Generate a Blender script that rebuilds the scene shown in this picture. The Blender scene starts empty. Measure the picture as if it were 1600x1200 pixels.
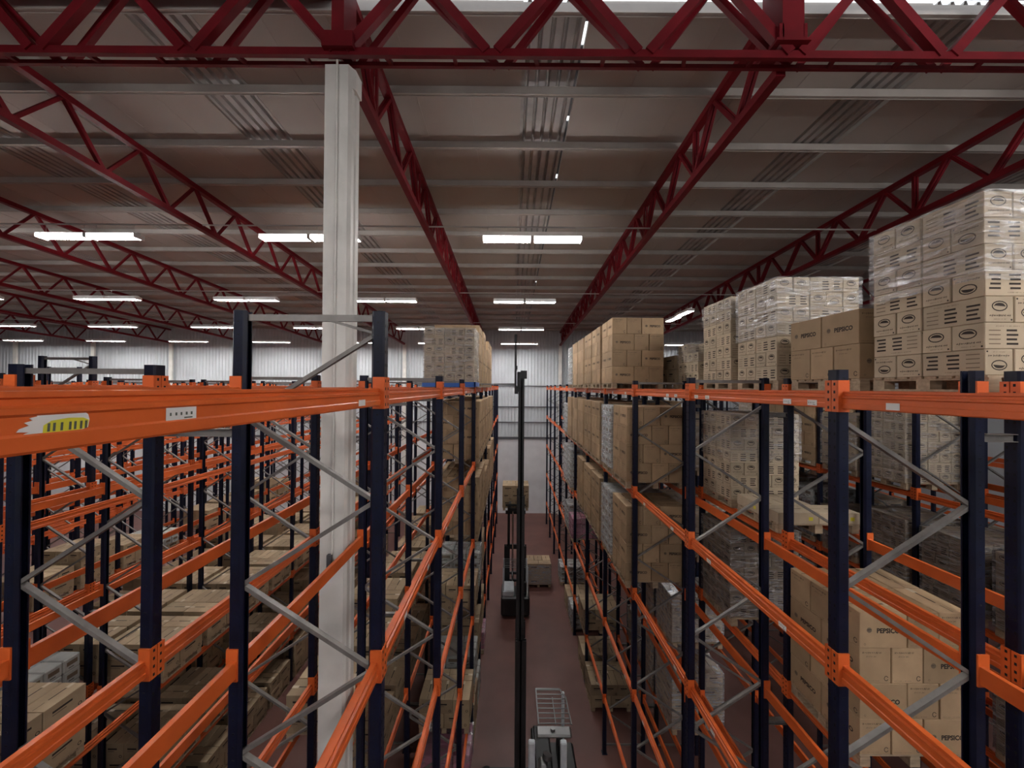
import bpy, math, random
from mathutils import Matrix, Vector
random.seed(7)
sc = bpy.context.scene
COL = sc.collection
H = 9.65                      # camera height above the floor
Y0, BAY = 2.95, 2.43          # first frame in front of the camera, bay length
LEV = [H-.08, H-2.13, H-4.17, H-6.2, H-8.22]   # beam centre heights, top to bottom
KEEP = [0,1,1,5,1,1,5,1,1,5,1,1,117,3,1,5,3,1,5,3,1,5,3,6,3,6,3,6,1,1,5,1,1,5,1,1,5,1,1,5,3,1,5,3,1,5,3,1,5,3,1,5,3,1,5,3,1,2,143,3,1,5,3,1,5,3,1,5,3,1,5,3,1,5,1,1,5,1,1,5,1,6,1,1,1,4,3,1,5,3,1,5,3,1,5,3,1,5,3,1,5,1,1,1,1,1,1,1,1,22,63,3,1,5,3,1,5,3,1,5,3,1,5,3,1,5,1,2,1,5,3,1,5,4,5,3,1,5,3,1,5,3,1,5,3,1,5,1,1,2,5,1,1,1,1,5,1,2,1,5,1,2,1,3,1,1,3,6,3,6,1,2,6,1,2,1,15,20,10,25,45,5,5,1,4,2,68,5,5,1,4,1,1,1,12,3,1,5,3,1,5,3,1,15,1,1,2,5,1,1,2,5,1,1,1,1,1,1,1,1,1,1,3,1,5,4,1,5,1,3,1,5,4,1,5,1,3,1,5,4,1,5,1,3,1,5,3,1,3,3,4,10,4,1,5,10,4,1,5,1,1,8,1,1,1,1,1,5,1,1,1,7,10,10,5,5,10,10,10,5,15,34,5,10,5,5,1,1,8,2,8,1,1,8,2,3,5,1,1,8,1,1,2,10,2,8,2,9,1,8,2,3,5,1,9,5,5,1,1,1,4,1,1,1,1,3,1,1,1,4,1,1,1,1,1,150,25,4,1,10,5,1,3,6,10,2,8,10,2,8,10,2,8,30,30,10,10,4,21,7,7,7,35,3,24,1,1,1,6,1,1,1,1,2,1,1,470,76,8,12,8,12,141,9,13,1,147,7,7,6,1,165,1,5,3,6,3,4,1,1,3,4,1,1,1,1,1,1,1,1,17,4,1,1,2,3,3,4,1,1,3,4,1,1,1,1,1,1,1,1,11,1,24,1,5,3,1,3,1,1,3,1,3,1,1,1,1,1,1,1,1,18,3,1,5,3,1,5,3,1,5,4,5,4,5,3,1,3,5,26,2,14,76,14,16,14,66,8,2,1,1,1,2,2,1,1,2,3,3,1,1,1,1,6,1,10,96,1,2,1,6,1,1,2,10,22,75,2,1,4,4,2,7,2,9,109,8,1,4,1,3,1,1,1,2,5,1,2,9,9,90,2,14,267,6,3,8,2,10,5,3,1,6,2,1,2]  # steps between the cartons built one by one
def fy(k): return Y0+BAY*k
def ceil_z(y): return H+5.8-.047*max(y, 5.0)
def bot_z(y): return H+4.62-.047*y

# ------------------------------------------------------------------ materials
def mat(name, col, rough=.6, metal=0., var=0., nscale=6., bump=0., bscale=40., stretch=None, coord='Object', spec=.5):
    m = bpy.data.materials.new(name); m.use_nodes = True
    nt = m.node_tree; b = nt.nodes['Principled BSDF']
    b.inputs['Base Color'].default_value = (*col, 1); b.inputs['Roughness'].default_value = rough
    b.inputs['Metallic'].default_value = metal; b.inputs['Specular IOR Level'].default_value = spec
    if var or bump:
        tc = nt.nodes.new('ShaderNodeTexCoord'); mp = nt.nodes.new('ShaderNodeMapping')
        nt.links.new(tc.outputs[coord], mp.inputs[0])
        if stretch: mp.inputs['Scale'].default_value = stretch
    if var:
        n = nt.nodes.new('ShaderNodeTexNoise'); n.inputs['Scale'].default_value = nscale; n.inputs['Detail'].default_value = 5
        nt.links.new(mp.outputs[0], n.inputs['Vector'])
        r = nt.nodes.new('ShaderNodeValToRGB')
        r.color_ramp.elements[0].position = .3; r.color_ramp.elements[1].position = .7
        r.color_ramp.elements[0].color = (*[c*(1-var) for c in col], 1)
        r.color_ramp.elements[1].color = (*[min(1, c*(1+var)) for c in col], 1)
        nt.links.new(n.outputs[0], r.inputs[0]); nt.links.new(r.outputs[0], b.inputs['Base Color'])
    if bump:
        n = nt.nodes.new('ShaderNodeTexNoise'); n.inputs['Scale'].default_value = bscale
        nt.links.new(mp.outputs[0], n.inputs['Vector'])
        bp = nt.nodes.new('ShaderNodeBump'); bp.inputs['Strength'].default_value = bump; bp.inputs['Distance'].default_value = .01
        nt.links.new(n.outputs[0], bp.inputs['Height']); nt.links.new(bp.outputs[0], b.inputs['Normal'])
    return m

def mat_board(name, col, var=.16):
    """cardboard: tone differs from carton to carton"""
    m = mat(name, col, .75, spec=.25); nt = m.node_tree; b = nt.nodes['Principled BSDF']
    oi = nt.nodes.new('ShaderNodeObjectInfo'); ge = nt.nodes.new('ShaderNodeNewGeometry')
    ad = nt.nodes.new('ShaderNodeMath'); ad.operation = 'ADD'
    fr = nt.nodes.new('ShaderNodeMath'); fr.operation = 'FRACT'
    nt.links.new(oi.outputs['Random'], ad.inputs[0]); nt.links.new(ge.outputs['Random Per Island'], ad.inputs[1])
    nt.links.new(ad.outputs[0], fr.inputs[0])
    mx = nt.nodes.new('ShaderNodeMix'); mx.data_type = 'RGBA'
    mx.inputs['A'].default_value = (*[c*(1-var) for c in col], 1); mx.inputs['B'].default_value = (*[c*(1+var) for c in col], 1)
    nt.links.new(fr.outputs[0], mx.inputs['Factor'])
    tc = nt.nodes.new('ShaderNodeTexCoord'); n = nt.nodes.new('ShaderNodeTexNoise')
    n.inputs['Scale'].default_value = 5; n.inputs['Detail'].default_value = 4
    nt.links.new(tc.outputs['Object'], n.inputs['Vector'])
    m2 = nt.nodes.new('ShaderNodeMix'); m2.data_type = 'RGBA'; m2.blend_type = 'MULTIPLY'; m2.inputs['Factor'].default_value = .35
    nt.links.new(mx.outputs['Result'], m2.inputs['A']); nt.links.new(n.outputs['Fac'], m2.inputs['B'])
    nt.links.new(m2.outputs['Result'], b.inputs['Base Color'])
    return m

def mat_film(name, tint=(1, 1, 1), base=.10, gloss=.5):
    m = bpy.data.materials.new(name); m.use_nodes = True; nt = m.node_tree; nt.nodes.clear()
    N = nt.nodes.new; L = nt.links.new
    out = N('ShaderNodeOutputMaterial'); tr = N('ShaderNodeBsdfTransparent'); tr.inputs[0].default_value = (*tint, 1)
    gl = N('ShaderNodeBsdfGlossy'); gl.inputs['Roughness'].default_value = .22; gl.inputs['Color'].default_value = (.95, .97, 1, 1)
    df = N('ShaderNodeBsdfDiffuse'); df.inputs['Color'].default_value = (.75, .76, .77, 1)
    tc = N('ShaderNodeTexCoord'); mp = N('ShaderNodeMapping'); mp.inputs['Scale'].default_value = (2.2, 2.2, 16)
    mp.inputs['Rotation'].default_value = (.12, .1, 0)
    n = N('ShaderNodeTexNoise'); n.inputs['Scale'].default_value = 1.6; n.inputs['Detail'].default_value = 6; n.inputs['Distortion'].default_value = .8
    L(tc.outputs['Object'], mp.inputs[0]); L(mp.outputs[0], n.inputs['Vector'])
    bp = N('ShaderNodeBump'); bp.inputs['Strength'].default_value = 1; bp.inputs['Distance'].default_value = .05
    L(n.outputs[0], bp.inputs['Height']); L(bp.outputs[0], gl.inputs['Normal'])
    gd = N('ShaderNodeMixShader'); gd.inputs[0].default_value = gloss; L(df.outputs[0], gd.inputs[1]); L(gl.outputs[0], gd.inputs[2])
    r = N('ShaderNodeMapRange'); r.inputs['From Min'].default_value = .46; r.inputs['From Max'].default_value = .66
    r.inputs['To Min'].default_value = base; r.inputs['To Max'].default_value = min(1, base+.5)
    L(n.outputs[0], r.inputs['Value'])
    mx = N('ShaderNodeMixShader'); L(r.outputs[0], mx.inputs[0]); L(tr.outputs[0], mx.inputs[1]); L(gd.outputs[0], mx.inputs[2])
    L(mx.outputs[0], out.inputs[0]); return m

def mat_emit(name, col, s):
    m = bpy.data.materials.new(name); m.use_nodes = True; b = m.node_tree.nodes['Principled BSDF']
    b.inputs['Base Color'].default_value = (.9, .9, .9, 1)
    b.inputs['Emission Color'].default_value = (*col, 1); b.inputs['Emission Strength'].default_value = s; return m

M = dict(
 orange=mat('orange_paint', (.66, .12, .022), .42, var=.13, nscale=3, bump=.06),
 navy=mat('navy_paint', (.003, .0055, .021), .4, var=.3, nscale=9, spec=.3),
 galv=mat('galvanised_steel', (.21, .197, .185), .48, .4, var=.18, nscale=8),
 hole=mat('dark_hole', (.006, .006, .008), .9),
 bolt=mat('zinc_bolt', (.55, .54, .52), .35, .8),
 red=mat('red_steel_paint', (.155, .004, .010), .55, var=.18, nscale=3, spec=.22),
 white=mat('off_white_paint', (.80, .785, .74), .55, var=.1, nscale=2.2, bump=.12, bscale=14),
 roof=mat('roof_panel', (.40, .362, .33), .85, var=.04, nscale=.5, bump=.03, bscale=9, spec=.2),
 purlin=mat('purlin_steel', (.37, .335, .305), .65, var=.08, nscale=2),
 strip=mat('roof_sheet_grey', (.36, .34, .325), .6, var=.2, nscale=2),
 clad=mat('white_cladding', (.55, .585, .61), .55, var=.08, nscale=.6),
 block=mat('painted_masonry', (.72, .73, .75), .75, var=.07, nscale=1.5, bump=.2, bscale=12),
 trim=mat('grey_trim', (.10, .10, .11), .6),
 floor=mat('red_oxide_floor', (.14, .058, .047), .5, var=.16, nscale=.9, bump=.03, bscale=5),
 boardA=mat_board('brown_cardboard', (.50, .345, .205)),
 boardB=mat_board('pale_cardboard', (.60, .485, .345), .10),
 boardC=mat_board('kraft_cardboard', (.46, .345, .22), .2),
 packW=mat_board('white_shrink_pack', (.56, .585, .56), .12),
 packD=mat_board('pink_shrink_pack', (.50, .18, .27), .25),
 ink=mat('carton_ink', (.045, .036, .032), .8, spec=.1),
 inkfade=mat('faded_ink', (.19, .145, .105), .8, spec=.1),
 gap=mat('flap_gap', (.02, .015, .012), .9),
 tape=mat('clear_tape', (.62, .52, .38), .25),
 wood=mat('pallet_wood', (.40, .30, .20), .8, var=.25, nscale=5, stretch=(1, 6, 6)),
 film=mat_film('stretch_film'), filmD=mat_film('dark_stretch_film', (.62, .60, .60), .06),
 filmW=mat_film('milky_stretch_film', base=.30),
 blue=mat('blue_plastic', (.03, .13, .48), .4),
 sticker=mat('white_sticker', (.78, .77, .75), .5), yellow=mat('yellow_label', (.72, .66, .05), .5),
 stick_ink=mat('sticker_ink', (.09, .10, .08), .6),
 housing=mat('fixture_housing', (.75, .75, .74), .4),
 tube=mat_emit('lit_tube', (1, .975, .96), 33),
 sky=mat('translucent_sheet', (.8, .82, .84), .4),
 truck=mat('truck_dark_steel', (.016, .017, .018), .4), truckw=mat('truck_pale_paint', (.74, .80, .84), .4, var=.1),
 steel=mat('worn_steel', (.20, .20, .20), .35, .7), chrome=mat('chrome_ram', (.6, .6, .6), .2, .9),
 rubber=mat('black_rubber', (.012, .012, .012), .8), seat=mat('black_vinyl', (.01, .01, .011), .5),
 cable=mat('grey_conduit', (.42, .40, .38), .5), glassfilm=mat('film', (1, 1, 1)),
)
# translucent roof sheet lets the sky through
_nt = M['sky'].node_tree; _o = _nt.nodes['Material Output']; _t = _nt.nodes.new('ShaderNodeBsdfTranslucent'); _t.inputs[0].default_value = (.9, .92, .95, 1)
_nt.links.new(_t.outputs[0], _o.inputs[0])

# ------------------------------------------------------------------ mesh helpers
class MB:
    def __init__(s): s.v = []; s.f = []; s.m = []
    def poly(s, pts, mi=0):
        n = len(s.v); s.v += [tuple(p) for p in pts]; s.f.append(tuple(range(n, n+len(pts)))); s.m.append(mi)
    def box(s, x0, x1, y0, y1, z0, z1, mi=0):
        n = len(s.v)
        s.v += [(x0,y0,z0),(x1,y0,z0),(x1,y1,z0),(x0,y1,z0),(x0,y0,z1),(x1,y0,z1),(x1,y1,z1),(x0,y1,z1)]
        for q in ((3,2,1,0),(4,5,6,7),(0,1,5,4),(1,2,6,5),(2,3,7,6),(3,0,4,7)): s.f.append(tuple(n+i for i in q)); s.m.append(mi)
    def cbox(s, cx, cy, cz, sx, sy, sz, mi=0): s.box(cx-sx/2, cx+sx/2, cy-sy/2, cy+sy/2, cz-sz/2, cz+sz/2, mi)
    def chbox(s, x0, x1, y0, y1, z0, z1, c, mi=0):
        """box with chamfered edges"""
        n = len(s.v); X = (x0, x1); Yv = (y0, y1); Z = (z0, z1); idx = {}
        for i in (0, 1):
            for j in (0, 1):
                for k in (0, 1):
                    sx, sy, sz = (1-2*i), (1-2*j), (1-2*k)
                    for a in range(3):
                        p = [X[i]+sx*c, Yv[j]+sy*c, Z[k]+sz*c]
                        p[a] = (X[i], Yv[j], Z[k])[a]
                        idx[i, j, k, a] = len(s.v); s.v.append(tuple(p))
        def F(l): s.f.append(tuple(l)); s.m.append(mi)
        q = [(0,0),(1,0),(1,1),(0,1)]
        for a in range(3):
            for t in (0, 1):
                l = []
                for (u, w) in q:
                    ijk = [0,0,0]; ijk[a] = t; ijk[(a+1)%3] = u; ijk[(a+2)%3] = w; l.append(idx[(*ijk, a)])
                F(l if t else l[::-1])
        for a in range(3):
            b, c2 = (a+1)%3, (a+2)%3
            for t in (0, 1):
                for w in (0, 1):
                    k0 = [0,0,0]; k0[b] = t; k0[c2] = w; k1 = list(k0); k1[a] = 1
                    l = [idx[(*k0, b)], idx[(*k1, b)], idx[(*k1, c2)], idx[(*k0, c2)]]
                    F(l if t == w else l[::-1])
        for i in (0, 1):
            for j in (0, 1):
                for k in (0, 1):
                    l = [idx[i,j,k,0], idx[i,j,k,1], idx[i,j,k,2]]
                    F(l if (i+j+k) % 2 else l[::-1])
    def bar(s, p, q, w, h, mi=0, up=(0, 0, 1)):
        p, q = Vector(p), Vector(q); d = (q-p).normalized(); u = Vector(up)
        if abs(d.dot(u)) > .98: u = Vector((0, 1, 0))
        a = d.cross(u).normalized()*w/2; b = a.cross(d).normalized()*h/2
        n = len(s.v)
        s.v += [tuple(r+e) for r in (p, q) for e in (-a-b, a-b, a+b, -a+b)]
        for f in ((3,2,1,0),(4,5,6,7),(0,1,5,4),(1,2,6,5),(2,3,7,6),(3,0,4,7)): s.f.append(tuple(n+i for i in f)); s.m.append(mi)
    def tube(s, p, q, r, seg=8, mi=0, r2=None):
        p, q = Vector(p), Vector(q); d = (q-p).normalized(); u = Vector((0,0,1)) if abs(d.z) < .9 else Vector((1,0,0))
        a = d.cross(u).normalized(); b = d.cross(a); n = len(s.v); r2 = r if r2 is None else r2
        for c, rr in ((p, r), (q, r2)):
            for i in range(seg):
                t = 2*math.pi*i/seg; s.v.append(tuple(c+a*rr*math.cos(t)+b*rr*math.sin(t)))
        for i in range(seg):
            j = (i+1) % seg; s.f.append((n+i, n+j, n+seg+j, n+seg+i)); s.m.append(mi)
        s.f.append(tuple(n+i for i in range(seg))[::-1]); s.m.append(mi)
        s.f.append(tuple(n+seg+i for i in range(seg))); s.m.append(mi)
    def prism(s, pts, axis, a0, a1, mi=0):
        """closed 2-D outline swept along an axis (0 x, 1 y, 2 z)"""
        def P(u, w, t): return {0: (t, u, w), 1: (u, t, w), 2: (u, w, t)}[axis]
        n = len(s.v); k = len(pts)
        s.v += [P(u, w, a0) for u, w in pts]+[P(u, w, a1) for u, w in pts]
        for i in range(k):
            j = (i+1) % k; s.f.append((n+i, n+j, n+k+j, n+k+i)); s.m.append(mi)
        s.f.append(tuple(n+i for i in range(k))[::-1]); s.m.append(mi); s.f.append(tuple(n+k+i for i in range(k))); s.m.append(mi)
    def add(s, o, M4=None, mmap=None):
        n = len(s.v); s.v += [tuple(M4 @ Vector(p)) for p in o.v] if M4 else o.v
        s.f += [tuple(n+i for i in f) for f in o.f]; s.m += [mmap[i] for i in o.m] if mmap else o.m
    def mesh(s, name, mats):
        me = bpy.data.meshes.new(name); me.from_pydata(s.v, [], s.f)
        for m in (mats if isinstance(mats, (list, tuple)) else [mats]): me.materials.append(m)
        if any(s.m): me.polygons.foreach_set('material_index', s.m)
        me.update(); return me
    def build(s, name, mats, parent=None, loc=None):
        return put(name, s.mesh(name, mats), parent, loc)
def put(name, me, parent=None, loc=None, rz=0):
    o = bpy.data.objects.new(name, me); COL.objects.link(o)
    if parent: o.parent = parent
    if loc: o.location = loc
    if rz: o.rotation_euler.z = rz
    return o
def tag(o, label, cat, group=None, kind=None):
    o['label'] = label; o['category'] = cat
    if group: o['group'] = group
    if kind: o['kind'] = kind
    return o
def thing(name, label, cat, loc=(0,0,0), group=None, rz=0):
    o = put(name, None, None, loc, rz); o.empty_display_size = .2; return tag(o, label, cat, group)
def struct(o): o['kind'] = 'structure'; return o
ORD = ['first','second','third','fourth','fifth','sixth','seventh','eighth','ninth','tenth','eleventh','twelfth','thirteenth',
       'fourteenth','fifteenth','sixteenth','seventeenth','eighteenth','nineteenth','twentieth']

# ------------------------------------------------------------------ room shell
XL, XR, YB, YF = -46., 23., -12., 29.5
b = MB(); b.box(XL, XR, YB, YF+.3, -.2, 0); struct(b.build('floor', M['floor']))
strips = [(6.1+5.97*k, 7.05+5.97*k) for k in range(-8, 3)]
b = MB(); xs = [XL]+[v for s_ in strips for v in (s_[0], s_[1]+.05)]+[XR]
def slab(mb, x0, x1, y0, y1, t=.1, dz=0, mi=0):
    n = len(mb.v); mb.v += [(x, y, (ceil_z(y)+dz+q)) for q in (0, t) for x, y in ((x0,y0),(x1,y0),(x1,y1),(x0,y1))]
    for q in ((3,2,1,0),(4,5,6,7),(0,1,5,4),(1,2,6,5),(2,3,7,6),(3,0,4,7)): mb.f.append(tuple(n+i for i in q)); mb.m.append(mi)
seam = MB()
for i in range(0, len(xs), 2):
    if xs[i+1]-xs[i] > .02:
        slab(b, xs[i], xs[i+1], 5.55, YF+.3)
        x = xs[i]+1.0
        while x < xs[i+1]-.3: slab(seam, x, x+.014, 5.55, YF, .006, -.006); x += 1.0
slab(b, XL, XR, YB-.2, 4.75); slab(b, XL, -2.6, 4.75, 5.55)
struct(b.build('ceiling', M['roof'])); struct(seam.build('trim_1', M['purlin']))
for i, (x0, x1) in enumerate(strips):                       # ribbed metal sheet strips between the panels
    b = MB(); n = 5; p = (x1-x0)/n; prof = []
    for k in range(n): prof += [(x0+k*p, .05), (x0+k*p+.3*p, .05), (x0+k*p+.42*p, .12), (x0+k*p+.58*p, .12), (x0+k*p+.7*p, .05)]
    prof.append((x1, .05)); prof = prof+[(x, z+.02) for x, z in prof[::-1]]
    n0 = len(b.v); kk = len(prof)
    for y in (5.55, YF+.2): b.v += [(x, y, ceil_z(y)+z) for x, z in prof]
    for k in range(kk): b.f.append((n0+k, n0+(k+1) % kk, n0+kk+(k+1) % kk, n0+kk+k)); b.m.append(0)
    # cover over the joint slot, left open where daylight shows through
    holes = [(5.85, 6.25), (7.78, 7.93), (8.62, 8.7), (9.75, 9.95), (13.3, 13.5), (18.2, 18.4)] if i == 7 else []
    y = 5.6
    for h0, h1 in holes+[(YF+.2, YF+.2)]:
        slab(b, x1-.02, x1+.07, y, h0, .02, .101, 1); y = h1
    struct(b.build('trim_%d' % (i+2), [M['strip'], M['trim']]))
# translucent ridge sheet behind the first frame line
b = MB(); prof = []
x = -2.6
while x < XR: prof += [(x, .1), (x+.09, .1), (x+.13, .16), (x+.22, .16), (x+.26, .1)]; x += .3
n = len(prof)
b.v = [(x, 4.6, H+5.6+z) for x, z in prof]+[(x, 5.75, H+5.56+z) for x, z in prof]
b.f = [(i, i+1, n+i+1, n+i) for i in range(n-1)]; b.m = [0]*(n-1)
struct(b.build('window_1', M['sky']))
# far wall: ribbed cladding over painted masonry
b = MB(); b.box(XL, XR, YF, YF+.3, 0, H-3.9+.0)
b2 = MB(); 
for x0 in [XL+i*.8 for i in range(int((XR-XL)/.8))]: pass
struct(b.build('wall_back', M['block']))
b = MB(); prof = []; x = XL
while x < XR: prof += [(x, 0), (x+.12, 0), (x+.15, -.045), (x+.22, -.045), (x+.25, 0)]; x += .25
n = len(prof); z0, z1 = H-3.9, ceil_z(YF)+.1
b.v = [(x, YF+.02+d, z0) for x, d in prof]+[(x, YF+.02+d, z1) for x, d in prof]
b.f = [(i, i+1, n+i+1, n+i) for i in range(n-1)]; b.m = [0]*(n-1)
struct(b.build('wall_back_cladding', M['clad']))
b = MB()
for z, t in ((H-3.88, .16), (H-1.5, .07), (H-3.58+.9, .07), (H+.1, .06)): b.box(XL, XR, YF-.09, YF-.03, z-t/2, z+t/2)
struct(b.build('trim_20', M['trim']))
b = MB(); b.box(XL-.3, XL, YB, YF+.3, 0, H+6); struct(b.build('wall_left', M['clad']))
b = MB(); b.box(XR, XR+.3, YB, YF+.3, 0, H+6); struct(b.build('wall_right', M['clad']))
b = MB(); b.box(XL, XR, YB-.3, YB, 0, H+6); struct(b.build('wall_front', M['clad']))

# ------------------------------------------------------------------ roof steel
PUR = [5.47+1.46*i for i in range(17)]
pm = None
for i, y in enumerate(PUR):
    z = ceil_z(y); b = MB()
    prof = [(0,0),(.07,0),(.07,-.012),(.012,-.012),(.012,-.128),(.07,-.128),(.07,-.15),(.058,-.15),(.058,-.14),(0,-.14)]
    b.prism(prof, 0, XL+.02, XR-.02)
    o = b.build('purlin', M['purlin'], None, (0, y, z-.007))
    tag(o, f'long pale roof purlin, {ORD[i]} one beyond the near red cross truss', 'purlin', 'roof purlins')
TX = [-2.28+5.95*k for k in range(-6, 4)]
TN = {-38:'', }
def truss_names():
    d = {}
    for i, x in enumerate(TX):
        k = i-6
        if k == 0: d[i] = 'red roof truss running back from the white column'
        elif k == 1: d[i] = 'red roof truss slanting down to the aisle end, right of the ceiling lights'
        elif k == 2: d[i] = 'red roof truss passing above the tall wrapped load at right'
        elif k == 3: d[i] = 'farthest right red roof truss, mostly behind the wrapped loads'
        else: d[i] = f'red roof truss, {ORD[-k-1]} one to the left of the white column'
    return d
for i, label in truss_names().items():
    X = TX[i]; y0, y1 = 5.25, YF-.25
    t = thing('roof_truss', label, 'truss', (X, y0, bot_z(y0)), 'lengthwise roof trusses'); ox, oy, oz = X, y0, bot_z(y0)
    b = MB(); b.bar((0, 0, 0), (0, y1-oy, bot_z(y1)-oz), .13, .13); b.build('bottom_chord', M['red'], t)
    b = MB(); b.bar((0, 0, ceil_z(y0)-.22-oz), (0, y1-oy, ceil_z(y1)-.22-oz), .14, .12); b.build('top_chord', M['red'], t)
    me = {}
    for j in range(len(PUR)-1):
        ya, yb = PUR[j]+.035, PUR[j+1]+.035; ym = (ya+yb)/2
        mem = [((ya, ceil_z(ya)-.22), (ym, bot_z(ym)), .075), ((yb, ceil_z(yb)-.22), (ym, bot_z(ym)), .06)]
        if j % 2 == (i % 2) and i >= 6: mem.append(((ym, ceil_z(ym)-.22), (ym, bot_z(ym)), .06))
        for (pa, pb, w) in mem:
            b = MB()
            for dx in ((-.035, .035) if 6 <= i <= 8 else (0,)):
                b.bar((dx, pa[0]-oy, pa[1]-oz), (dx, pb[0]-oy, pb[1]-oz), w*.7 if 6 <= i <= 8 else w, w, 0, (0, 1, 0))
            b.build('web_member', M['red'], t)
# cross truss over the column line
t = thing('cross_truss', 'deep red cross truss spanning the top of the view over the white column', 'truss', (0, 5.0, H+4.39))
b = MB(); b.box(XL+.02, XR-.02, -.03, .03, -.07, .03); b.build('front_chord', M['red'], t)
b = MB(); b.box(XL+.02, XR-.02, .185, .235, -.03, .025); b.build('rear_chord', M['red'], t)
b = MB(); b.box(XL+.02, XR-.02, -.08, .26, 1.0, 1.12); b.build('upper_chord', M['red'], t)
for k in range(-13, 9):
    xn = -2.28+1.985*k
    for (ya, w) in ((0, .125), (.22, .09)):
        for s_ in (-1, 1):
            b = MB(); b.bar((xn+s_*.07+(.12 if ya else 0), ya, .0), (xn+s_*.99, ya, 1.06), w, w*.8, 0, (0, 1, 0)); b.build('web_member', M['red'], t)
    b = MB(); b.bar((xn+.55, 0, 0), (xn+.62, .22, 0), .05, .05); b.bar((xn-.5, 0, 0), (xn-.5, .22, 0), .05, .05); b.build('chord_tie', M['red'], t)
for xj in (TX[7], TX[8], TX[5]):
    b = MB(); b.box(xj-.22, xj+.06, -.1, .3, .1, 1.05); b.box(xj-.3, xj+.14, -.12, .32, .085, .12); b.box(xj-.26, xj-.2, -.1, .1, .12, .32); b.box(xj+.05, xj+.1, -.1, .1, .12, .32)
    b.build('truss_seat', M['red'], t)
b = MB(); b.box(TX[6]-.2, TX[6]+.2, -.11, .1, -.02, .18); b.box(TX[6]-.08, TX[6]+.08, -.09, .3, .1, 1.05); b.build('truss_seat', M['red'], t)

# ------------------------------------------------------------------ columns
t = thing('white_column', 'tall off-white column standing between the empty racks left of the aisle', 'column', (-2.34, 5.06, 0))
b = MB(); w, d = .17, .30
prof = [(-w, 0), (w-.03, 0), (w, .05), (w, .13), (w-.02, .15), (w-.02, .18), (w, .2), (w, d), (-w, d)]
b.prism(prof, 2, 0, H+4.0); prof2 = [(-w, 0), (w-.03, 0), (w+.0, .06), (w+.03, .1), (w+.03, d), (-w, d)]
b.prism(prof2, 2, H+4.0, H+4.27); b.build('shaft', M['white'], t)
b = MB(); b.tube((.0, -.018, H-2.2), (.0, -.018, H+4.31), .014, 10); b.build('conduit', M['white'], t)
b = MB(); b.chbox(-.06, .0, -.05, .0, H-2.42, H-2.2, .006); b.build('switch_box', M['trim'], t)
for i in range(0, 9):
    b = MB(); b.box(-.13, .13, -.12, .0, 0, bot_z(YF)); b.box(-.16, .16, -.15, .0, bot_z(YF)-.02, bot_z(YF)+.02)
    tag(b.build('wall_column', M['white'], None, (TX[i], YF-.1, 0)), f'pale wall column against the far cladding under a truss, {ORD[8-i]} from the right', 'column', 'far wall columns')

# ------------------------------------------------------------------ lights
def fixture_meshes(lip=True):
    h = MB(); h.box(-.62, .62, -.15, .15, .07, .09); h.box(-.62, .62, -.05, .05, .09, .13)
    if lip: h.box(-.62, .62, -.16, -.148, -.03, .09); h.box(-.62, .62, .148, .16, -.03, .09)
    h.box(-.63, -.615, -.15, .15, -.03, .09); h.box(.615, .63, -.15, .15, -.03, .09)
    tb = MB(); tb.tube((-.6, 0, 0), (.6, 0, 0), .035, 8)
    hg = MB(); hg.tube((-.5, 0, .085), (-.5, 0, .34), .006, 5); hg.tube((.5, 0, .085), (.5, 0, .34), .006, 5)
    return h.mesh('housing', M['housing']), tb.mesh('tube', M['tube']), hg.mesh('hanger', M['cable'])
FMS = {True: fixture_meshes(True), False: fixture_meshes(False)}
def fixture(x, y, z, label, rz=0, lit=2, slope=0):
    t = thing('fluorescent_light', label, 'ceiling light', (x, y, z), 'fluorescent ceiling lights', rz)
    if slope: t.rotation_euler = (0, slope, rz)
    FM = FMS[y > 13 or y < -6]
    put('housing', FM[0], t); put('hanger', FM[2], t)
    for s_ in (-1, 1): put('tube', FM[1], t, (0, s_*.07, .005))
    return t
def lz(y): return bot_z(y)-.3
rows = [(-7.8, 'far behind', (-5.35, 6.35, 12.2)), (-4.6, 'added well behind', (-5.35, 6.35, 12.2)), (-1.9, 'just behind', (-5.35, 6.35, 12.2)), (1.2, 'added high above', (6.35, 12.2)),  # well-behind and high-above rows are added out of view for extra light
        (10.05, 'nearest', None), (16.0, 'second', None), (21.8, 'third', None), (26.9, 'farthest', None)]
for y, nm, xl in rows:
    xx = xl or [.5-5.8*k for k in range(0, 7)]
    for j, x in enumerate(xx):
        for s_ in (-1, 1):
            if nm == 'farthest' and x > 0 and s_ > 0: pass
            side = 'left' if s_ < 0 else 'right'
            if xl: lab = f'lit fluorescent light hanging {nm} the viewpoint, {side} one of the {ORD[j]} pair across'
            elif j == 0: lab = f'{side} lit fluorescent light of the {nm} pair above the main aisle'
            else: lab = f'{side} lit fluorescent light in {ORD[j]} pair left of the aisle, {nm} row'
            fixture(x+s_*.66, y, lz(max(y, 4)), lab)
for k in range(2):
    fixture(8.05+.0*k, 17.9+1.32*k, H+3.52-.05*k, ('nearer' if k == 0 else 'farther')+' lit fluorescent light aligned lengthwise above the right-hand racks', math.pi/2)
for s_ in (-1, 1): fixture(12.0+s_*.66, 26.9, lz(26.9), ('left' if s_ < 0 else 'right')+' lit fluorescent light behind the right-hand top loads near the far wall')
for y in (10.05, 16., 21.8):
    b = MB(); b.tube((-36, 0, 0), (13.0, 0, 0), .02, 6)
    tag(b.build('conduit', M['cable'], None, (0, y+.02, lz(y)+.36)), {10.05:'long grey conduit carrying the nearest row of lights', 16.:'long grey conduit carrying the second row of lights', 21.8:'long grey conduit carrying the third row of lights'}[y], 'conduit', 'lighting conduits')

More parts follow.
